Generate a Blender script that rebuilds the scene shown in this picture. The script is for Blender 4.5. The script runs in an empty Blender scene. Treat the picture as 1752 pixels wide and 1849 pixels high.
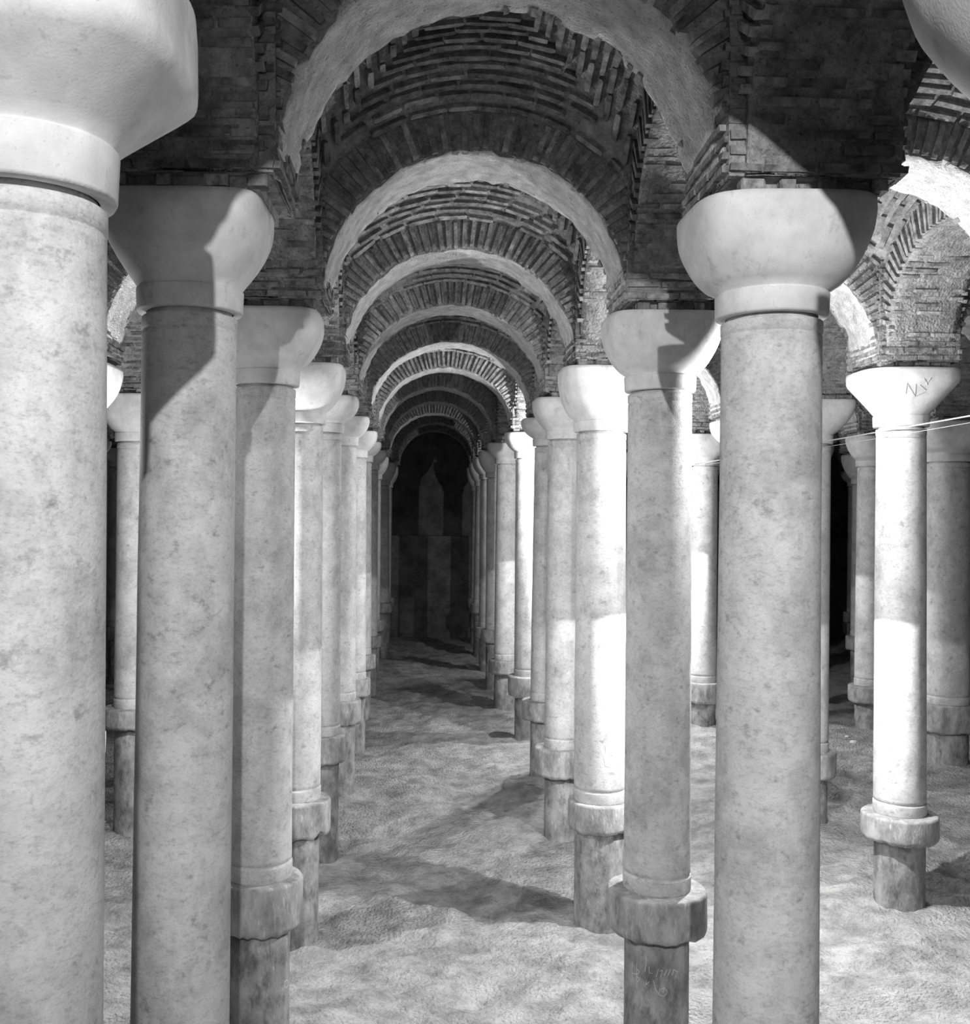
import bpy, math, random
import numpy as np
from mathutils import Vector, Matrix, noise
random.seed(7)
S = bpy.context.scene
COL = S.collection
H0 = 5.5                      # eye height above the mud floor

# ------------------------------------------------------------------ camera
F, VX, VY = 1950.0, 772.0, 930.0
cam = bpy.data.cameras.new('camera')
cam.sensor_fit = 'HORIZONTAL'; cam.sensor_width = 36.0
cam.lens = F * 36.0 / 1752.0
cam.shift_x = (876.0 - VX) / 1752.0
cam.shift_y = (VY - 924.5) / 1752.0
cam.clip_start = 0.05; cam.clip_end = 200
co = bpy.data.objects.new('camera', cam); COL.objects.link(co)
co.matrix_world = Matrix.Translation((0, 0, H0)) @ Matrix.Rotation(math.radians(90), 4, 'X') @ Matrix.Rotation(math.radians(0.5), 4, 'Z')
S.camera = co

# ------------------------------------------------------------------ world, lamps, exposure
w = bpy.data.worlds.new('world'); S.world = w; w.use_nodes = True
w.node_tree.nodes['Background'].inputs[0].default_value = (1, 1, 1, 1)
w.node_tree.nodes['Background'].inputs[1].default_value = 0.0
S.view_settings.view_transform = 'Standard'; S.view_settings.look = 'None'
S.view_settings.gamma = 1.0; S.view_settings.use_curve_mapping = False
S.view_settings.exposure = 0.0

def lamp(name, loc, power, radius=0.04, cone=None, aim=None, blend=0.02):
    l = bpy.data.lights.new(name, 'SPOT' if cone else 'POINT')
    l.energy = power; l.shadow_soft_size = radius
    if cone: l.spot_size = math.radians(cone); l.spot_blend = blend
    o = bpy.data.objects.new(name, l); COL.objects.link(o)
    o.location = (loc[0], loc[1], loc[2] + H0)
    if aim:
        o.rotation_euler = Vector((aim[0]-loc[0], aim[1]-loc[1], aim[2]-loc[2])).to_track_quat('-Z', 'Y').to_euler()
    return o
lamp('entrance_lamp', (0.1, -1.9, 3.05), 3300, cone=78, aim=(1.95, 6.7, -.45), blend=1.0)
lamp('added_fill_light', (0.6, -5.0, -0.4), 500, radius=.5)  # soft fill added behind the camera to lift the near columns' dark sides
lamp('side_aisle_lamp', (4.1, 13.0, 1.1), 480)
lamp('side_aisle_second_lamp', (3.7, 10.6, 1.15), 280)
lamp('left_aisle_second_lamp', (-3.4, 8.6, 0.6), 70)
lamp('hooded_lamp', (4.1, 13.0, -1.05), 900, cone=166)
lamp('far_side_lamp', (3.25, 23.5, 1.1), 900)
lamp('far_hooded_lamp', (4.6, 25.0, -0.6), 800, cone=166)
lamp('deep_lamp', (5.2, 33.5, 0.9), 600, cone=120, aim=(0, 40, 0.5), blend=.2)
lamp('left_aisle_lamp', (-3.3, 13.7, -0.4), 600)

# ------------------------------------------------------------------ materials
def mat(name, dark, light, scale, stretch=(1, 1, 1), bump=0.3, bscale=40, rough=0.85, spots=None, lo=0.35, hi=0.65, bdist=0.02, vary=0):
    m = bpy.data.materials.new(name); m.use_nodes = True
    nt = m.node_tree; n = nt.nodes; L = nt.links; b = n['Principled BSDF']
    b.inputs['Roughness'].default_value = rough
    b.inputs['Specular IOR Level'].default_value = 0.2
    g = n.new('ShaderNodeNewGeometry')
    mp = n.new('ShaderNodeMapping'); mp.inputs['Scale'].default_value = stretch
    L.new(g.outputs['Position'], mp.inputs['Vector'])
    t = n.new('ShaderNodeTexNoise'); t.inputs['Scale'].default_value = scale; t.inputs['Detail'].default_value = 8; t.inputs['Roughness'].default_value = 0.65
    L.new(mp.outputs[0], t.inputs['Vector'])
    r = n.new('ShaderNodeValToRGB'); r.color_ramp.elements[0].position = lo; r.color_ramp.elements[1].position = hi
    r.color_ramp.elements[0].color = (dark,)*3 + (1,); r.color_ramp.elements[1].color = (light,)*3 + (1,)
    L.new(t.outputs[0], r.inputs[0]); out = r.outputs[0]
    for (sc, thr, wid, val, st) in (spots or []):
        mp2 = n.new('ShaderNodeMapping'); mp2.inputs['Scale'].default_value = st
        L.new(g.outputs['Position'], mp2.inputs['Vector'])
        t2 = n.new('ShaderNodeTexNoise'); t2.inputs['Scale'].default_value = sc; t2.inputs['Detail'].default_value = 6; t2.inputs['Roughness'].default_value = 0.7
        L.new(mp2.outputs[0], t2.inputs['Vector'])
        r2 = n.new('ShaderNodeValToRGB'); r2.color_ramp.elements[0].position = thr; r2.color_ramp.elements[1].position = thr + wid
        r2.color_ramp.elements[0].color = (1, 1, 1, 1); r2.color_ramp.elements[1].color = (val,)*3 + (1,)
        L.new(t2.outputs[0], r2.inputs[0])
        mx = n.new('ShaderNodeMix'); mx.data_type = 'RGBA'; mx.blend_type = 'MULTIPLY'; mx.inputs[0].default_value = 1.0
        L.new(out, mx.inputs[6]); L.new(r2.outputs[0], mx.inputs[7]); out = mx.outputs[2]
    L.new(out, b.inputs['Base Color'])
    if vary:
        oi = n.new('ShaderNodeObjectInfo'); mr = n.new('ShaderNodeMapRange'); mr.inputs[3].default_value = 1 - vary; mr.inputs[4].default_value = 1 + vary
        L.new(oi.outputs['Random'], mr.inputs[0])
        mv = n.new('ShaderNodeVectorMath'); mv.operation = 'SCALE'
        L.new(out, mv.inputs[0]); L.new(mr.outputs[0], mv.inputs['Scale']); L.new(mv.outputs[0], b.inputs['Base Color'])
    if bump:
        tb = n.new('ShaderNodeTexNoise'); tb.inputs['Scale'].default_value = bscale; tb.inputs['Detail'].default_value = 5
        L.new(mp.outputs[0], tb.inputs['Vector'])
        bp = n.new('ShaderNodeBump'); bp.inputs['Strength'].default_value = bump; bp.inputs['Distance'].default_value = bdist
        L.new(tb.outputs[0], bp.inputs['Height']); L.new(bp.outputs[0], b.inputs['Normal'])
    return m
M = {
 'shaft': mat('grey_veined_marble', 0.52, 0.66, 4, (1, 1, 1.2), 0.15, 60, 0.65, [(2.6, 0.47, 0.18, 0.72, (1, 1, 0.7)), (20, 0.5, 0.2, 0.72, (1, 1, 1.9)), (8, 0.57, 0.12, 0.6, (1, 1, 1.3)), (60, 0.54, 0.1, 0.8, (1, 1, 1.6))]),
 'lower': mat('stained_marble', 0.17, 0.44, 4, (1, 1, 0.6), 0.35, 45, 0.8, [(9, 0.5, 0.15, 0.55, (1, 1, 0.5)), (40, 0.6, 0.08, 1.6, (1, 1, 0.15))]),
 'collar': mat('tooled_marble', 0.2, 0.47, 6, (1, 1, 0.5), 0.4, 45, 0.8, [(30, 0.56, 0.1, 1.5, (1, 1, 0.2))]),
 'capital': mat('pale_marble', 0.52, 0.68, 5, (1, 1, 1), 0.08, 90, 0.65, [(40, 0.58, 0.1, 0.8, (1, 1, 1)), (9, 0.58, 0.1, 0.78, (1, 1, .5))]),
 'brick': mat('old_brick', 0.1, 0.34, 9, (1, 1, 1), 0.6, 40, 0.95, [(45, 0.55, 0.15, 0.6, (1, 1, 1))], vary=.35),
 'mortar': mat('rough_mortar', 0.17, 0.38, 7, (1, 1, 1), 0.9, 32, 0.95, [(30, 0.56, 0.1, 0.45, (1, 1, 1))], bdist=0.04),
 'plaster': mat('soffit_plaster', 0.36, 0.66, 7, (1, 1, 1), 1.0, 38, 0.95, [(28, 0.55, 0.1, 0.5, (1, 1, 1)), (70, 0.55, 0.12, 0.6, (1, 1, 1))], bdist=.035),
 'mud': mat('dry_mud', 0.26, 0.54, 2.2, (1, 1, 1), 1.0, 22, 0.95, [(7, 0.52, 0.16, 0.7, (1, 1, 1)), (30, 0.56, 0.12, 0.7, (1, 1, 1))], bdist=0.07),
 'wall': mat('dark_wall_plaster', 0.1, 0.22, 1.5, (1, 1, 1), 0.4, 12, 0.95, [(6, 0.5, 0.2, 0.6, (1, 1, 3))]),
 'chalk': mat('chalk_scratch', 0.6, 0.75, 20, bump=0),
 'cable': mat('pale_cable', 0.35, 0.45, 20, bump=0),
 'groove': mat('engraved_line', 0.32, 0.42, 20, bump=0),
}

# ------------------------------------------------------------------ mesh helpers
def mesh(name, vs, fs, m, smooth=False):
    me = bpy.data.meshes.new(name); me.from_pydata(vs, [], fs); me.materials.append(M[m])
    if smooth: me.polygons.foreach_set('use_smooth', [True]*len(fs))
    me.update(); return me
def obj(name, me, parent=None, loc=None, rot=None, scale=None):
    o = bpy.data.objects.new(name, me); COL.objects.link(o)
    if parent: o.parent = parent
    if loc is not None: o.location = loc
    if rot is not None: o.rotation_euler = rot
    if scale is not None: o.scale = scale
    return o
def thing(name, label, cat, loc, group=None, me=None):
    o = obj(name, me, None, loc); o['label'] = label; o['category'] = cat
    if group: o['group'] = group
    return o
class MB:
    def __init__(s): s.v = []; s.f = []
    def add(s, vs, fs):
        k = len(s.v); s.v += [tuple(v) for v in vs]; s.f += [tuple(i + k for i in f) for f in fs]
    def box(s, c, ex, ey, ez, dims, j=0.0):
        vs = []
        for a in (-.5, .5):
            for b in (-.5, .5):
                for d in (-.5, .5):
                    vs.append(c + ex*(a*dims[0] + random.uniform(-j, j)) + ey*(b*dims[1] + random.uniform(-j, j)) + ez*(d*dims[2] + random.uniform(-j, j)))
        s.add(vs, [(0, 1, 3, 2), (4, 6, 7, 5), (0, 4, 5, 1), (2, 3, 7, 6), (0, 2, 6, 4), (1, 5, 7, 3)])
    def lathe(s, prof, seg=40, fn=None, cap=True):
        """prof: list of (radius, z); fn(angle, r, z) -> (x, y, z)"""
        k = len(s.v)
        for (r, z) in prof:
            for i in range(seg):
                a = 2*math.pi*i/seg
                s.v.append(fn(a, r, z) if fn else (r*math.cos(a), r*math.sin(a), z))
        for q in range(len(prof)-1):
            for i in range(seg):
                j = (i+1) % seg
                s.f.append((k+q*seg+i, k+q*seg+j, k+(q+1)*seg+j, k+(q+1)*seg+i))
        if cap:
            s.f.append(tuple(k+i for i in reversed(range(seg))))
            s.f.append(tuple(k+(len(prof)-1)*seg+i for i in range(seg)))
    def build(s, name, m, smooth=False): return mesh(name, s.v, s.f, m, smooth)
BRICKS = []
for q in range(7):
    b = MB(); X, Y, Z = Vector((1, 0, 0)), Vector((0, 1, 0)), Vector((0, 0, 1))
    # a worn brick: box with a ring of worn corners, unit size
    vs = []
    n1 = 0.5
    for z in (-.5, .5):
        for (x, y) in ((-.5, -.36), (-.4, -.5), (.4, -.5), (.5, -.36), (.5, .36), (.4, .5), (-.4, .5), (-.5, .36)):
            vs.append((x*(1+random.uniform(-.06, .06)), y*(1+random.uniform(-.1, .1)), z*(1+random.uniform(-.1, .1))))
    b.add(vs, [(7, 6, 5, 4, 3, 2, 1, 0), tuple(range(8, 16))] + [(i, (i+1) % 8, 8+(i+1) % 8, 8+i) for i in range(8)])
    BRICKS.append(b.build('brick', 'brick'))
def brick_obj(parent, c, ex, ey, ez, dims):
    """one brick, transform in the parent's space"""
    mt = Matrix((ex, ey, ez)).transposed().to_4x4(); mt.translation = c
    o = obj('brick', random.choice(BRICKS), parent)
    o.matrix_basis = mt @ Matrix.Diagonal((dims[0], dims[1], dims[2], 1))
    return o
def bricks_to(parent, lst, single, name='brickwork'):
    if single:
        for (c, ex, ey, ez, d) in lst: brick_obj(parent, c, ex, ey, ez, d)
        return
    b = MB()
    for (c, ex, ey, ez, d) in lst: b.box(c, ex, ey, ez, d, 0.006)
    o = obj(name, b.build(name, 'brick'), parent); o['kind'] = 'stuff'

# ------------------------------------------------------------------ floor height
CTRL = [(-9, 30, -5.2), (-5, 18, -5.4), (-5, 10, -5.45), (-4.5, 14, -5.45), (-1.6, 3, -5.6), (-1.6, 10.7, -5.65), (-1.7, 14.3, -5.72), (-1.76, 18.2, -5.8), (-1.76, 21.9, -5.65), (-1.8, 25.7, -5.7), (-1.8, 33, -5.5), (-1.8, 41, -5.35),
        (0.3, 12, -5.62), (0.3, 16, -5.58), (0.3, 21, -5.5), (0.3, 26, -5.45), (0.3, 36, -5.35), (0.3, 46, -5.3), (0.3, 6, -5.6),
        (2.3, 6, -5.4), (2.3, 10.7, -5.45), (2.3, 14.3, -5.42), (2.3, 18, -5.3), (2.4, 21.9, -5.26), (2.4, 25.7, -5.25), (2.2, 29.5, -5.3), (2.1, 37, -5.3), (2.1, 45, -5.3),
        (4.3, 8, -5.35), (4.3, 13, -5.3), (6.3, 10.7, -5.2), (6.3, 14.4, -5.1), (6.4, 18, -5.05), (6.5, 25.7, -4.9), (10.4, 21.9, -4.9), (10.4, 25.7, -4.95), (13.5, 33, -5.2), (10, 14, -4.95), (16, 20, -4.9), (6, 38, -5.2)]
CA = np.array(CTRL)
def floor_base(X, Y):
    X = np.asarray(X, float); Y = np.asarray(Y, float)
    num = 0; den = 0
    for (cx, cy, cz) in CTRL:
        wt = 1.0/(((X-cx)**2 + ((Y-cy)*0.6)**2) + 0.25)**1.6
        num = num + wt*cz; den = den + wt
    return num/den + H0
def floor_z(x, y): return float(floor_base(x, y))

# ------------------------------------------------------------------ grid of columns
ZCAP, ZS, RISE = 1.95 + H0, 2.03 + H0, 1.41
def yj(j): return 3.75*(j + 0.85)
def pxX(px, y): return (px - VX)*y/F
ROWS = ['I', 'J', 'K', 'L', 'R', 'M', 'N', 'O', 'P']
BASEX = {'I': -13.0, 'J': -9.2, 'K': -5.2, 'L': -1.76, 'R': 2.12, 'M': 6.4, 'N': 10.4, 'O': 13.9, 'P': 17.6}
# spec: x pixel at eye level, radius, neck z, capital half width, collar (top z, height, radius), y offset
D = {}
def sp(row, j, px=None, X=None, r=0.31, neck=1.25, cap=0.54, col=(-3.75, .44, .47), y=None, n=5, bul=0.75, ring=.15):
    yy = yj(j) if y is None else y
    D[(row, j)] = dict(x=pxX(px, yy) if px is not None else X, y=yy, r=r, neck=neck, cap=cap, col=col, n=n, bul=bul, ring=ring)
sp('L', 0, X=-1.5, y=3.95, r=.315, neck=1.13, cap=.6, n=4.5, ring=.19, bul=-.42)
sp('R', 0, X=2.17, y=3.25, r=.32, neck=1.1, cap=.62, n=4.5)
sp('L', 1, 340, r=.304, neck=1.27, cap=.5, bul=.95)
sp('R', 1, 1390, r=.318, neck=1.27, cap=.55, bul=.55, n=4.2)
sp('L', 2, 476, r=.31, neck=1.25, cap=.56, col=(-3.58, .5, .43))
sp('R', 2, 1190, r=.315, neck=1.23, cap=.545, col=(-3.66, .42, .488), bul=.65)
sp('L', 3, 541, r=.31, neck=1.19, cap=.58, col=(-3.79, .48, .46))
sp('R', 3, 1085, r=.332, neck=1.12, cap=.56, col=(-3.78, .4, .415), bul=.6)
sp('L', 4, 583, r=.31, neck=1.36, cap=.58, col=(-3.7, .48, .42))
sp('R', 4, 1022, r=.31, neck=1.28, cap=.56, col=(-3.88, .48, .485))
for j, e, nk, c in ((5, 643, 1.38, (-3.76, .49, .43)), (6, 661, 1.34, (-3.9, .43, .43)), (7, 671, 1.42, (-3.8, .42, .45)), (8, 683, 1.37, (-3.72, .38, .45)), (9, 688, 1.2, (-3.6, .4, .45)), (10, 703, 1.1, (-3.3, .4, .45)), (11, 708, 1.1, (-3.4, .4, .45))):
    sp('L', j, e - .31*F/yj(j), neck=nk, col=c, cap=.56)
for j, e, nk, c in ((5, 964, 1.41, (-3.73, .41, .5)), (6, 930, 1.36, (-3.79, .49, .47)), (7, 896, 1.4, (-3.92, .39, .46)), (8, 878, 1.16, (-3.49, .42, .46)), (9, 866, 1.23, (-3.8, .4, .46)), (10, 858, 1.1, (-3.3, .4, .45)), (11, 852, 1.0, (-3.4, .4, .45))):
    sp('R', j, e + .31*F/yj(j), neck=nk, col=c, cap=.56)
sp('K', 3, 130, neck=1.15, cap=.58, col=(-2.94, .36, .46)); sp('K', 4, 243, r=.3, neck=1.18, col=(-3.27, .34, .49))
sp('J', 7, 159, neck=1.36, col=(-3.5, .4, .4)); sp('J', 8, 213, neck=1.39, col=(-3.5, .4, .45))
sp('M', 3, 1626, r=.32, neck=1.22, cap=.64, col=(-3.92, .36, .487), n=3.6, bul=-.75)
sp('M', 4, 1465, neck=1.24, cap=.6, col=(-3.9, .44, .45)); sp('M', 5, 1339, neck=1.3, cap=.58); sp('M', 6, 1272, neck=1.22, cap=.56, col=(-3.9, .5, .42))
sp('N', 5, 1712, r=.42, neck=1.16, cap=.72, col=(-3.72, .58, .55)); sp('N', 6, 1573, r=.32, neck=1.24, col=(-3.95, .42, .47), n=3)
sp('O', 9, X=13.1)
sp('O', 8, 1558, neck=1.06, cap=.6, col=(-3.6, .45, .46), n=2.6)
NEXTROW = {}
for row in ROWS:
    for j in range(0, 12):
        if (row, j) in D: continue
        x = BASEX[row] + random.uniform(-.06, .06); y = yj(j)
        sp(row, j, X=x, neck=1.25 + random.uniform(-.08, .1), col=(-3.75 + random.uniform(-.12, .12), .43, .46))
def keep(x, y, ml=2.6, mr=3.6): return -.396*y - ml < x < .503*y + mr
D = {k: v for k, v in D.items() if keep(v['x'], v['y'])}

ORD = ['nearest', 'first', 'second', 'third', 'fourth', 'fifth', 'sixth', 'seventh', 'eighth', 'ninth', 'tenth', 'eleventh']
ORDN = ['first', 'second', 'third', 'fourth', 'fifth', 'sixth', 'seventh', 'eighth', 'ninth', 'tenth', 'eleventh', 'twelfth']
NUM = ['one', 'two', 'three', 'four', 'five', 'six', 'seven', 'eight', 'nine', 'ten', 'eleven', 'twelve']
RN = {'I': 'fourth row left of the aisle', 'J': 'third row left of the aisle', 'K': 'second row left of the aisle', 'L': "aisle's left row", 'R': "aisle's right row", 'M': 'second row right of the aisle', 'N': 'third row right of the aisle', 'O': 'fourth row right of the aisle', 'P': 'fifth row right of the aisle'}
AISLE = {'IJ': 'the fourth aisle to the left', 'JK': 'the second aisle to the left', 'KL': 'the aisle just left of the central one', 'LR': 'the central aisle', 'RM': 'the aisle just right of the central one', 'MN': 'the second aisle to the right', 'NO': 'the third aisle to the right', 'OP': 'the fourth aisle to the right'}
AISLE['IJ'] = 'the third aisle to the left'
CUSTOM = {
 ('L', 0): 'huge pale stone column cut by the left edge of the photo, nearest of all',
 ('L', 1): 'tall mottled stone column on the left with a shadow slanting down its shaft',
 ('L', 2): 'stone column on the left with a dark thick collar near the bottom edge',
 ('L', 3): 'stone column on the left whose pale collar has a notch broken out below',
 ('L', 4): 'shaded grey column on the left with dark collar, behind the notched collar one',
 ('R', 0): 'shaded column whose dark capital juts into the top right corner',
 ('R', 1): 'tallest mottled column on the right with a broad half-lit bowl capital',
 ('R', 2): 'stone column right of the aisle with tooled collar and scratched letters below it',
 ('R', 3): 'stone column with lit right side, collar and bare foot beside a wide floor shadow',
 ('M', 3): 'brilliantly lit white column at right with letters cut in its flat capital',
 ('M', 6): 'small bright far column seen in the gap left of the tallest right column',
 ('N', 5): 'thick far column at the right edge, lit left and dark right',
 ('N', 6): 'far column just left of the brilliantly lit white column',
 ('O', 8): 'thin dim far column peeping out at the left of another far column, right side',
 ('K', 4): 'pale column with collar in the narrow gap between the two nearest left columns',
}

def column(row, j, d):
    label = CUSTOM.get((row, j)) or 'pale stone column, %s from the viewer in the %s' % (ORDN[j], RN[row])
    fz = floor_z(d['x'], d['y'])
    root = thing('stone_column', label, 'column', (d['x'], d['y'], fz), 'columns of the cistern')
    rnd = random.Random(hash((ord(row), j)))
    r = d['r']; neck = d['neck'] + H0 - fz; ct = d['col'][0] + H0 - fz; cb = ct - d['col'][1]; cr = d['col'][2]; top = ZCAP - fz
    seg = 56 if j < 5 else 32
    sd = rnd.uniform(0, 50)
    tilt = rnd.uniform(-.006, .006)
    def wob(a, rr, z):
        p = Vector((math.cos(a)*1.2 + sd, math.sin(a)*1.2, z*.8))
        k = 1 + .012*noise.noise(p) + .006*noise.noise(p*4)
        return (rr*k*math.cos(a) + tilt*(z-neck), rr*k*math.sin(a), z)
    # lower shaft
    b = MB(); n = 10
    pr = [(r*1.0, -.4 + (cb + .03 + .4)*i/n) for i in range(n+1)]
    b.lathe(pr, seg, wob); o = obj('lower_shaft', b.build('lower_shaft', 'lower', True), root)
    # collar: drum with a flat top, rounded rim, broken lower edge
    b = MB()
    def cw(a, rr, z):
        x, y, zz = wob(a, rr, z)
        if z < cb + .1:
            p = Vector((math.cos(a)*2.2 + sd*3, math.sin(a)*2.2, 0))
            e = .035*noise.noise(p) + .025*noise.noise(p*3)
            if row == 'L' and j == 3: e += .16*max(0, 1 - abs(a - math.radians(322))/.16)
            zz += e*(1 - (z-cb)/.1) + .01
        p = Vector((math.cos(a)*3 + sd, math.sin(a)*3, z*3)); k = 1 + .012*noise.noise(p)
        return (x*k, y*k, zz)
    hh = ct - cb
    b.lathe([(r*.96, cb), (cr*.86, cb), (cr*.9, cb+.006), (cr*.97, cb+.03), (cr*.995, cb+.06), (cr, cb+.075), (cr, cb+hh*.6), (cr, ct-.035), (cr*.995, ct-.02), (cr*.97, ct-.004), (cr*.955, ct), (cr*.9, ct+.002), (r*1.02, ct+.004), (r*.96, ct+.006)], seg, cw, cap=False)
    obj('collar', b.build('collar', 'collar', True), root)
    # upper shaft with a foot band and a necking band
    b = MB(); n = 16
    pr = [(r*.95, ct-.02), (r*1.03, ct+.004), (r*1.05, ct+.02), (r*1.055, ct+.14), (r*1.05, ct+.152), (r*.99, ct+.158), (r*.985, ct+.172), (r*1.03, ct+.182)]
    z0, z1 = ct + .22, neck - .15
    pr += [(r*(1.03 - .05*i/n), z0 + (z1-z0)*i/n) for i in range(n+1)]
    pr += [(r*.98, z1+.03), (r*.965, z1+.035), (r*.965, z1+.045), (r*.99, z1+.05), (r*.99, neck-.03), (r*.97, neck-.022), (r*.88, neck-.016), (r*.88, neck+.03)]
    b.lathe(pr, seg, wob); obj('upper_shaft', b.build('upper_shaft', 'shaft', True), root)
    # capital: ring below, swelling from round to square
    b = MB(); ring = d['ring']; r0 = r*1.1; cap = d['cap']; N = d['n']
    nose_ = rnd.uniform(0, 99)
    prof = [(r*.9, neck+.006, 2), (r0*.98, neck+.006, 2), (r0, neck+.02, 2), (r0*1.015, neck+ring-.008, 2), (r0*1.012, neck+ring-.002, 2), (r0*.985, neck+ring+.004, 2), (r0*.985, neck+ring+.012, 2)]
    hcap = top - neck - ring - .02
    for i in range(1, 15):
        t = i/14; bu = d['bul']
        if bu < 0: s = min(1, t/-bu) - .12*max(0, t+bu)
        else: s = math.sin(min(1, t/.85)*math.pi/2)**bu if t < .85 else 1
        prof.append((r0 + (cap-r0)*s, neck+ring+.02+hcap*t, 2 + (N-2)*min(1, t*1.15)))
    prof.append((cap*.965, top+.004, N))
    sg = 72 if j < 5 else 40
    ringprof = prof[:5]; prof = prof[4:]
    def skin(prof):
        b = MB()
        for (h, z, nn) in prof:
            for i in range(sg):
                a = 2*math.pi*i/sg + math.pi/sg
                c, s_ = math.cos(a), math.sin(a)
                rr = h/((abs(c)**nn + abs(s_)**nn)**(1/nn))
                p = Vector((c*1.5+nose_, s_*1.5, z*2)); rr *= 1 + .022*noise.noise(p) + .008*noise.noise(p*4)
                b.v.append((rr*c, rr*s_, z))
        for q in range(len(prof)-1):
            for i in range(sg):
                jn = (i+1) % sg
                b.f.append((q*sg+i, q*sg+jn, (q+1)*sg+jn, (q+1)*sg+i))
        b.f.append(tuple((len(prof)-1)*sg+i for i in range(sg)))
        return b
    cp = obj('capital', skin(prof).build('capital', 'capital', True), root)
    obj('neck_ring', skin(ringprof).build('neck_ring', 'capital', True), cp)
    return root
COLS = {}
# ------------------------------------------------------------------ structure: floor, walls, ceiling
def structure(name, me, loc=None):
    o = obj(name, me, None, loc); o['kind'] = 'structure'; return o
gx = np.concatenate([np.arange(-15, -6, .25), np.arange(-6, 9, .08), np.arange(9, 20.01, .25)])
gy = np.concatenate([np.arange(-6.2, 8, .3), np.arange(8, 20, .08), np.arange(20, 32, .14), np.arange(32, 48.6, .3)])
GX, GY = np.meshgrid(gx, gy)
GZ = floor_base(GX, GY)
vs = []
for a in range(GX.shape[0]):
    for c in range(GX.shape[1]):
        x, y = GX[a, c], GY[a, c]
        p = Vector((x, y, 0))
        z = GZ[a, c] + .1*noise.noise(p*.7) + .07*noise.noise(p*1.7) + .04*noise.noise(p*4) + .028*noise.noise(p*9)
        vs.append((x, y, z))
nx = len(gx)
fs = [(a*nx+c, a*nx+c+1, (a+1)*nx+c+1, (a+1)*nx+c) for a in range(len(gy)-1) for c in range(nx-1)]
structure('floor', mesh('floor', vs, fs, 'mud', True))
def slab(name, x0, x1, y0, y1, z0, z1, m):
    b = MB(); b.box(Vector(((x0+x1)/2, (y0+y1)/2, (z0+z1)/2)), Vector((1, 0, 0)), Vector((0, 1, 0)), Vector((0, 0, 1)), (x1-x0, y1-y0, z1-z0))
    return structure(name, b.build(name, m))
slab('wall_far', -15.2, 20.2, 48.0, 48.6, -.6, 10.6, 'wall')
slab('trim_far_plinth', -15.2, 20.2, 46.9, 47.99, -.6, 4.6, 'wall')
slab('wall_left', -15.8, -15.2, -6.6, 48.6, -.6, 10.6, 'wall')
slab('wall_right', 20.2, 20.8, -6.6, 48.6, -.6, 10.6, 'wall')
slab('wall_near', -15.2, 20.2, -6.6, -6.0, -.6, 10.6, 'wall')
ceiling = slab('ceiling', -15.8, 20.8, -6.6, 48.6, 10.3, 10.6, 'mortar')

# ------------------------------------------------------------------ columns
for (row, j), d in sorted(D.items(), key=lambda t: (t[1]['y'], t[1]['x'])):
    COLS[(row, j)] = column(row, j, d)

# ------------------------------------------------------------------ piers
PH = .52
UP = Vector((0, 0, 1))
def face_bricks(n, t, half, off, z0, z1):
    """running-bond bricks on a flat face: n outward normal, t tangent"""
    out = []; z = z0; k = 0
    while z < z1:
        h = random.uniform(.042, .055); x = -half + (0 if k % 2 else -.16)
        while x < half - .05:
            L_ = random.uniform(.27, .36); a = max(x, -half+.005); e = min(x+L_, half-.005)
            if e - a > .06 and random.random() > .06:
                pr = random.uniform(-.012, .016)
                out.append((n*(off - .035 + pr) + t*((a+e)/2) + UP*(z+h/2), t, n, UP, (e-a, .12, h)))
            x += L_ + random.uniform(.012, .03)
        z += h + random.uniform(.035, .055); k += 1
    return out
PIERX = {}; PIERY = {}
core = None
def pier_core():
    b = MB(); n = 10
    # worn square prism with a narrower bed course at the bottom (dark gap above the capital)
    rows = [(.42, 0), (.42, .075), (PH-.01, .08)] + [(PH, .08 + (2.2-.08)*i/18) for i in range(1, 19)]
    m = 8
    def ring(h, z):
        pts = []
        for s in range(4):
            for i in range(m):
                u = -h + 2*h*i/m
                pts.append([(u, -h), (h, u), (-u, h), (-h, -u)][s])
        return [(x + .012*noise.noise(Vector((x*3, y*3, z*3))), y + .012*noise.noise(Vector((x*3+9, y*3, z*3))), z) for x, y in pts]
    rs = [ring(h, z) for h, z in rows]
    for r_ in rs: b.v += r_
    c = 4*m
    for q in range(len(rs)-1):
        for i in range(c): b.f.append((q*c+i, q*c+(i+1) % c, (q+1)*c+(i+1) % c, (q+1)*c+i))
    b.f.append(tuple(reversed(range(c)))); b.f.append(tuple((len(rs)-1)*c+i for i in range(c)))
    return b.build('mortar_core', 'mortar')
core = pier_core()
NX, NY = Vector((1, 0, 0)), Vector((0, 1, 0))
def joined(name, lst):
    b = MB()
    for (c, ex, ey, ez, d) in lst: b.box(c, ex, ey, ez, d, 0.006)
    return b.build(name, 'brick')
FACES = [(-NY, NX), (NX, NY), (NY, -NX), (-NX, -NY)]
pier_variants = []
for q in range(3):
    lst = []
    for (n, t) in FACES: lst += face_bricks(n, t, PH, PH, .1, 1.5)
    pier_variants.append(joined('brickwork', lst))
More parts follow.
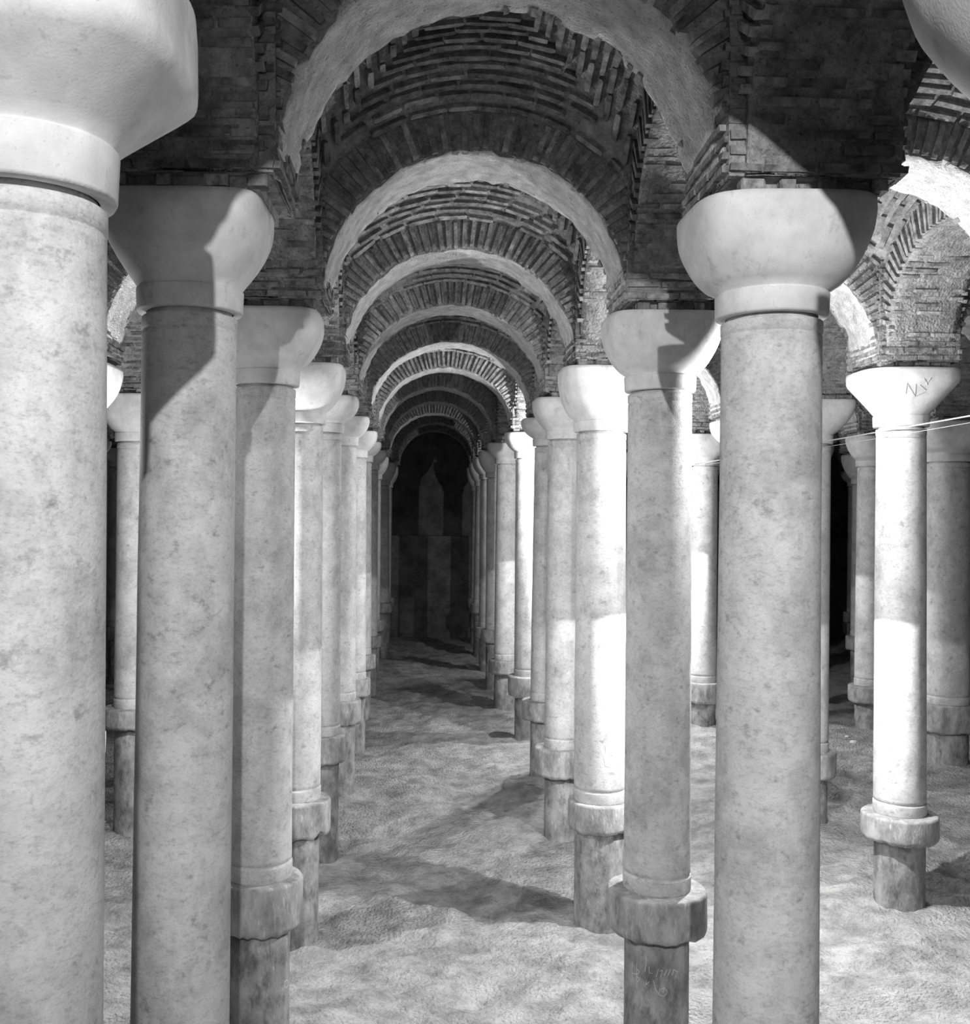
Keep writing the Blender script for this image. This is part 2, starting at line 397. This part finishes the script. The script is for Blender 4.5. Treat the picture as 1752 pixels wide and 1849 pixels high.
for (row, j), d in D.items():
    x = d['x'] + (.09 if row in 'LR' else 0)
    if j == 0 and row in 'LR': x = -1.62 if row == 'L' else 2.5
    PIERX[(row, j)] = x
    py_ = 3.3 if (row, j) == ('L', 0) else d['y']; PIERY[(row, j)] = py_
    who = 'the %s column of the %s' % (ORDN[j], RN[row])
    p = thing('brick_pier', 'brick pier above %s' % who, 'pier', (x, py_, ZCAP + .004), 'brick piers above the capitals')
    obj('mortar_core', core, p)
    o = obj('brickwork', random.choice(pier_variants), p); o['kind'] = 'stuff'
    # stubs of brick in the bed joint leave dark pockets above the capital
    for k in range(4):
        u = -.4 + .27*k + random.uniform(-.05, .05)
        brick_obj(p, Vector((u, -.43, .04)), NX, NY, UP, (random.uniform(.08, .2), .12, .07))

# ------------------------------------------------------------------ arches
HD = .45
def arch_core(a, rise, rag, seed, T, soffit):
    b = MB(); NS, ND = 60, 8
    st = ZS - ZCAP - .085 if T < 1 else .0
    base = []
    for i in range(NS+1):
        th = math.pi*i/NS
        for k in range(ND+1):
            v = -HD + 2*HD*k/ND
            u = -a*math.cos(th); z = rise*math.sin(th)
            p = Vector((u*2.2 + seed, v*2.2, z*2.2))
            e = .018*noise.noise(p) + .012*noise.noise(p*3.1)
            if k in (0, ND):
                e += rag*max(0, noise.noise(p*2.3 + Vector((5, 0, 0)))) * (1.6 if u > 0 else .8) + .02*noise.noise(p*9)
            if k in (1, ND-1): e += rag*.4*max(0, noise.noise(p*2.3 + Vector((5, 0, 0))))
            q = 1 + e/ max(a, .5)
            base.append((u*q, v, z*q))
    # stilts
    first = [(base[k][0], base[k][1], -st) for k in range(ND+1)]
    last = [(base[NS*(ND+1)+k][0], base[NS*(ND+1)+k][1], -st) for k in range(ND+1)]
    allr = first + base + last
    b.v += allr; W = ND+1; NR = NS+3
    for i in range(NR-1):
        for k in range(ND): b.f.append((i*W+k, (i+1)*W+k, (i+1)*W+k+1, i*W+k+1))
    nf = len(b.f)
    # faces and extrados
    k0 = len(b.v)
    for i in range(NR):
        ii = min(max(i-1, 0), NS); th = math.pi*ii/NS
        u = max(-a-.02, min(a+.02, -(a+T)*math.cos(th))); z = (rise+T)*math.sin(th) if 0 < i < NR-1 else -st
        b.v += [(u, -HD, z), (u, HD, z)]
    for i in range(NR-1):
        b.f.append((i*W, k0+2*i, k0+2*i+2, (i+1)*W))
        b.f.append((i*W+ND, (i+1)*W+ND, k0+2*i+3, k0+2*i+1))
        b.f.append((k0+2*i, k0+2*i+1, k0+2*i+3, k0+2*i+2))
    me = b.build('arch_core', soffit, False)
    me.materials.append(M['mortar'])
    for q, pl in enumerate(me.polygons):
        if q >= nf: pl.material_index = 1
        else: pl.use_smooth = True
    return me
def arch_bricks(a, rise, side):
    out = []; L_ = .40; n = int(math.radians(140)*(a+.1)/.098); ey = Vector((0, 1, 0))
    for i in range(n+1):
        th = math.radians(20) + math.radians(140)*i/n + random.uniform(-.006, .006)
        rd = Vector((-math.cos(th), 0, math.sin(th))); tg = Vector((math.sin(th), 0, math.cos(th)))
        e = random.uniform(-.02, .02); ln = L_ + random.uniform(-.04, .02)
        if abs(math.cos(th)) > .3: ln = min(ln, (a+.03)/abs(math.cos(th)) - a - .02 - e)
        if ln < .05: continue
        c = Vector((-(a + .02 + ln/2 + e)*math.cos(th), side*(HD - .022 + random.uniform(-.016, .016)), (rise + .02 + ln/2 + e)*math.sin(th)))
        out.append((c, rd, ey*1, tg, (ln, .12, random.uniform(.046, .06))))
    return out
core_cache = {}
def soffit_bricks(a, rise, ends):
    """bricks of the coursed arch foot, laid along the intrados from each springing up to the haunch"""
    out = []
    for s in ends:
        zz = -.0; th = math.radians(1.5); k = 0
        while th < math.radians(62):
            h = random.uniform(.042, .055)
            rd = Vector((s*math.cos(th), 0, math.sin(th))); tg = Vector((-s*math.sin(th), 0, math.cos(th)))
            x = -HD + (0 if k % 2 else -.16)
            while x < HD - .05:
                L_ = random.uniform(.27, .37); x0 = max(x, -HD+.005); e = min(x+L_, HD-.005)
                if e - x0 > .06 and random.random() > .2:
                    rr = 1 + (.05 - random.uniform(-.004, .026))/a
                    out.append((Vector((s*a*rr*math.cos(th), (x0+e)/2, rise*rr*math.sin(th))), Vector((0, 1, 0)), rd, tg, (e-x0, .1, h)))
                x += L_ + random.uniform(.012, .03)
            th += (h + random.uniform(.035, .055))/a; k += 1
    return out
SINGLE_FOOT = {('L', 0), ('R', 0), ('L', 1), ('R', 1), ('R', 2), ('M', 2), ('L', 2)}
def make_arch(P, Q, label, single, key, group, rise=RISE, zs=ZS, hp=PH, rag=.05, foot=None, T=.46):
    P, Q = Vector(P), Vector(Q); mid = (P+Q)/2; dv = Q-P; L_ = dv.length
    a = L_/2 - hp + .004; ang = math.atan2(dv.y, dv.x)
    root = thing('brick_arch', label, 'arch', (mid.x, mid.y, zs), group)
    root.rotation_euler = (0, 0, ang)
    ck = (round(a, 2), round(rise, 2), rag, T, bool(foot))
    if ck not in core_cache or single: core_cache[ck] = arch_core(a, rise, rag, len(core_cache)*3.7, T, 'mortar' if foot else 'plaster')
    obj('arch_core', core_cache[ck], root)
    if single:
        bricks_to(root, arch_bricks(a, rise, -1), True)
        bricks_to(root, arch_bricks(a, rise, 1), False)
    else:
        bk = ('b', round(a, 2), round(rise, 2))
        if bk not in core_cache: core_cache[bk] = joined('voussoirs', arch_bricks(a, rise, -1) + arch_bricks(a, rise, 1))
        o = obj('voussoirs', core_cache[bk], root); o['kind'] = 'stuff'
    if foot == 'single': bricks_to(root, soffit_bricks(a, rise, (1,)), True)
    elif foot:
        bk = ('f', round(a, 2))
        if bk not in core_cache: core_cache[bk] = joined('soffit_bricks', soffit_bricks(a, rise, (1, -1)))
        o = obj('soffit_bricks', core_cache[bk], root); o['kind'] = 'stuff'
    return root
SINGLE_ARCH = {('L', 1), ('L', 2), ('L', 3), ('L', 4), ('R', 2), ('R', 3)}
for (row, j), d in D.items():
    ri = ROWS.index(row)
    if ri+1 < len(ROWS) and (ROWS[ri+1], j) in D:
        r2 = ROWS[ri+1]; d2 = D[(r2, j)]
        lab = 'brick arch spanning %s, %s from the viewer' % (AISLE[row+r2], ORDN[j])
        if (row, j) == ('L', 1): lab = 'nearest brick arch across the central aisle, cut by the top edge'
        kw = {}
        if (row, j) == ('L', 0): kw = dict(rise=1.0, zs=1.78 + H0, hp=.71, T=1.5)  # unseen first arch, lowered and thickened above to block the entrance lamp's light
        if (row, j) == ('L', 1): kw = dict(rag=.16)
        make_arch((PIERX[(row, j)], PIERY[(row, j)], 0), (PIERX[(r2, j)], PIERY[(r2, j)], 0), lab, (row, j) in SINGLE_ARCH, (row, j), 'arches across the aisles', **kw)
    if (row, j+1) in D:
        d2 = D[(row, j+1)]
        lab = 'brick arch in the %s, between columns %s and %s' % (RN[row], NUM[j], NUM[j+1])
        make_arch((PIERX[(row, j)], PIERY[(row, j)], 0), (PIERX[(row, j+1)], PIERY[(row, j+1)], 0), lab, False, (row, j), 'arches along the rows', foot='single' if (row, j) in SINGLE_FOOT else 'joined')

# ------------------------------------------------------------------ vaults (children of the ceiling)
def vault_shell(ax, ay):
    b = MB(); n = 18; A = 1.43; R2 = A*A + (RISE+.40)**2 + .02
    for i in range(n+1):
        for k in range(n+1):
            x, y = -1.04 + 2.08*i/n, -1.04 + 2.08*k/n
            z = math.sqrt(max(.2, R2 - (x*A)**2 - (y*A)**2))
            b.v.append((x*ax, y*ay, z + .02*noise.noise(Vector((x*4, y*4, 1)))))
    W = n+1
    for i in range(n):
        for k in range(n): b.f.append((i*W+k, i*W+k+1, (i+1)*W+k+1, (i+1)*W+k))
    return b.build('vault', 'mortar', True)
def vault_bricks(ax, ay):
    out = []; A = 1.43; R2 = A*A + (RISE+.40)**2 + .02
    def P(x, y): return Vector((x*ax/A, y*ay/A, math.sqrt(R2 - x*x - y*y)))
    for w_ in range(4):
        def at(u, t):
            q = A - t
            return [P(u, q), P(q, -u), P(-u, -q), P(-q, u)][w_]
        t = .04
        while t < A - .12:
            half = A - t; u = -half + .02
            while u < half - .06:
                ln = min(random.uniform(.26, .36), half - .01 - u)
                if ln > .08 and random.random() > .05:
                    c = at(u+ln/2, t); ex = (at(u+ln, t) - at(u, t)).normalized(); ty = (at(u+ln/2, t+.03) - at(u+ln/2, t-.03)).normalized()
                    nz = ex.cross(ty).normalized(); ty = nz.cross(ex)
                    if nz.z < 0: nz = -nz
                    out.append((c - nz*random.uniform(.0, .03), ex, ty, nz, (ln, random.uniform(.045, .06), .09)))
                u += ln + random.uniform(.01, .03)
            t += random.uniform(.092, .112)
    return out
AX = 1.43
unit_shell = vault_shell(AX, AX); unit_bricks = joined('vault_bricks', vault_bricks(AX, AX))
for (row, j), d in D.items():
    ri = ROWS.index(row)
    if ri+1 >= len(ROWS): continue
    r2 = ROWS[ri+1]
    if not all(k in D for k in ((r2, j), (row, j+1), (r2, j+1))): continue
    xs = (PIERX[(row, j)] + PIERX[(row, j+1)])/2; xe = (PIERX[(r2, j)] + PIERX[(r2, j+1)])/2
    ys = PIERY[(row, j)]; ye = D[(row, j+1)]['y']
    ax = (xe-xs)/2 - HD; ay = (ye-ys)/2 - HD
    loc = ((xs+xe)/2, (ys+ye)/2, ZS)
    one = (row, j) in (('L', 1), ('L', 2))
    v = obj('ceiling', vault_shell(ax, ay) if one else unit_shell, None, loc); v['kind'] = 'structure'
    if one: bricks_to(v, vault_bricks(ax, ay), True)
    else:
        v.scale = (ax/AX, ay/AX, 1)
        o = obj('vault_bricks', unit_bricks, v); o['kind'] = 'stuff'

# ------------------------------------------------------------------ cables
def tube(name, pts, r, m, seg=6):
    b = MB(); n = len(pts)
    for i, p in enumerate(pts):
        t = (Vector(pts[min(i+1, n-1)]) - Vector(pts[max(i-1, 0)])).normalized()
        s = t.cross(UP if abs(t.z) < .9 else NX).normalized(); u = s.cross(t)
        for k in range(seg):
            a = 2*math.pi*k/seg; b.v.append(tuple(Vector(p) + (s*math.cos(a) + u*math.sin(a))*r))
    for i in range(n-1):
        for k in range(seg): b.f.append((i*seg+k, i*seg+(k+1) % seg, (i+1)*seg+(k+1) % seg, (i+1)*seg+k))
    b.f.append(tuple(reversed(range(seg)))); b.f.append(tuple((n-1)*seg+k for k in range(seg)))
    return b.build(name, m, True)
def ptw(px, py, y): return Vector(((px-VX)*y/F, y, (VY-py)*y/F + H0))
A_, B_ = ptw(1752, 742, 11.9), ptw(1255, 834, 25.2)
A_ = A_ + (A_ - B_)*.09
def sag(a, b_, s, n=14): return [a.lerp(b_, i/n) - UP*s*4*(i/n)*(1-i/n) for i in range(n+1)]
thing('cable', 'thick pale cable strung past the letter-cut white capital at right', 'cable', (0, 0, 0), None, tube('cable', sag(A_, B_, .0), .009, 'cable'))
A2_, B2_ = ptw(1752, 753, 11.9), ptw(1255, 837, 25.2); A2_ = A2_ + (A2_ - B2_)*.09
thing('cable', 'thinner lower cable running just under the thick pale one at right', 'cable', (0, 0, 0), None, tube('cable', sag(A2_, B2_, .03), .003, 'cable'))

# ------------------------------------------------------------------ scratched marks
from mathutils.bvhtree import BVHTree
EYE = Vector((0, 0, H0)); ROLL = Matrix.Rotation(math.radians(0.5), 3, 'Z')
def on_surface(px, py, host):
    """point where the sight line through a photo point meets a column part (in column space)"""
    v = ROLL @ Vector(((px-VX)/F, (VY-py)/F, -1)); d = Vector((v.x, -v.z, v.y))
    root = host.parent
    t = BVHTree.FromPolygons([q.co[:] for q in host.data.vertices], [tuple(f.vertices) for f in host.data.polygons])
    h = t.ray_cast(EYE - root.location, d.normalized())
    return h[0]
def marks(row, j, strokes, ox, oy, sc, rr, name, m, w_=.004, host='lower_shaft'):
    root = COLS[(row, j)]; b = MB(); hst = next(c for c in root.children if c.name.startswith(host))
    for st in strokes:
        pts = []
        for q in range(len(st)-1):
            for i in range(4): pts.append((st[q][0] + (st[q+1][0]-st[q][0])*i/4, st[q][1] + (st[q+1][1]-st[q][1])*i/4))
        pts.append(st[-1])
        P3 = [on_surface(ox + p[0]/sc, oy + p[1]/sc, hst) for p in pts]
        P3 = [p for p in P3 if p]
        if len(P3) < 2: continue
        me = tube('t', P3, w_, m, 5)
        b.add([v.co[:] for v in me.vertices], [tuple(f.vertices) for f in me.polygons]); bpy.data.meshes.remove(me)
    return obj(name, b.build(name, m), hst)
r2r = D[('R', 2)]['r']*1.0
marks('R', 2, [[(335, 1130), (330, 1350)], [(385, 1140), (388, 1440)], [(340, 1265), (400, 1275), (415, 1240), (385, 1215)], [(390, 1300), (420, 1330), (390, 1370)], [(490, 1140), (482, 1240)], [(525, 1180), (530, 1260), (565, 1265)],
               [(635, 1215), (610, 1300)], [(650, 1240), (685, 1225), (660, 1310)], [(735, 1220), (700, 1290)], [(775, 1215), (745, 1290)], [(815, 1215), (790, 1290)], [(860, 1240), (820, 1330)], [(810, 1225), (860, 1245)],
               [(575, 1340), (600, 1440), (640, 1510), (700, 1530), (742, 1480), (705, 1430), (650, 1450), (640, 1500)], [(700, 1420), (690, 1480)], [(500, 1340), (490, 1400), (530, 1360)]], 1090, 1560, 6.4, r2r*1.012, 'scratched_letters', 'chalk', .0022)
marks('L', 2, [[(570, 1425), (552, 1450), (550, 1490), (565, 1505), (585, 1480), (588, 1445), (570, 1425)], [(590, 1490), (625, 1545)]], 410, 1500, 5.3, D[('L', 2)]['r']*1.012, 'chalk_ring', 'chalk', .0035)
marks('R', 3, [[(620, 260), (595, 320), (600, 420), (570, 470), (590, 580)], [(590, 590), (660, 610), (730, 595), (800, 595)], [(690, 500), (600, 570)], [(640, 430), (700, 470), (760, 400)]], 1010, 1300, 7.11, D[('R', 3)]['r']*1.03, 'chalk_scribble', 'chalk', .004, 'upper_shaft')
marks('M', 3, [[(875, 610), (895, 465), (1000, 645), (1015, 480)], [(1005, 645), (1140, 585)], [(1065, 490), (1150, 560)], [(1120, 400), (1165, 460), (1220, 395)], [(1165, 460), (1165, 490)]], 1520, 630, 7.55, 0, 'cut_letters', 'groove', .007, 'capital')

# ------------------------------------------------------------------ stone chips on the mud
for (px, py, sz, lab) in ((1546, 1336, .11, 'larger pale stone chip on the dark floor left of the brilliantly lit white column'), (1534, 1325, .06, 'smaller pale stone chip on the floor just beyond the larger one'), (1327, 1822, .06, 'small white flake lying on the floor near the bottom edge, right')):
    y = 5.5*F/(py-VY)
    for _ in range(6): y = (H0 - floor_z((px-VX)*y/F, y))*F/(py-VY)
    x = (px-VX)*y/F; b = MB(); pr = []
    for (h, z) in ((.75, -.03), (1, .03), (.8, .1), (.35, .14)): pr.append((sz*h*.7, z*sz*4))
    def sw(a, rr, z, q=random.uniform(0, 9)):
        k = 1 + .35*noise.noise(Vector((math.cos(a)*1.5+q, math.sin(a)*1.5, z*9))); return (rr*k*math.cos(a)*1.4, rr*k*math.sin(a), z)
    b.lathe(pr, 9, sw)
    thing('stone_chip', lab, 'stone', (x, y, floor_z(x, y)+.01), None, b.build('stone_chip', 'chalk'))
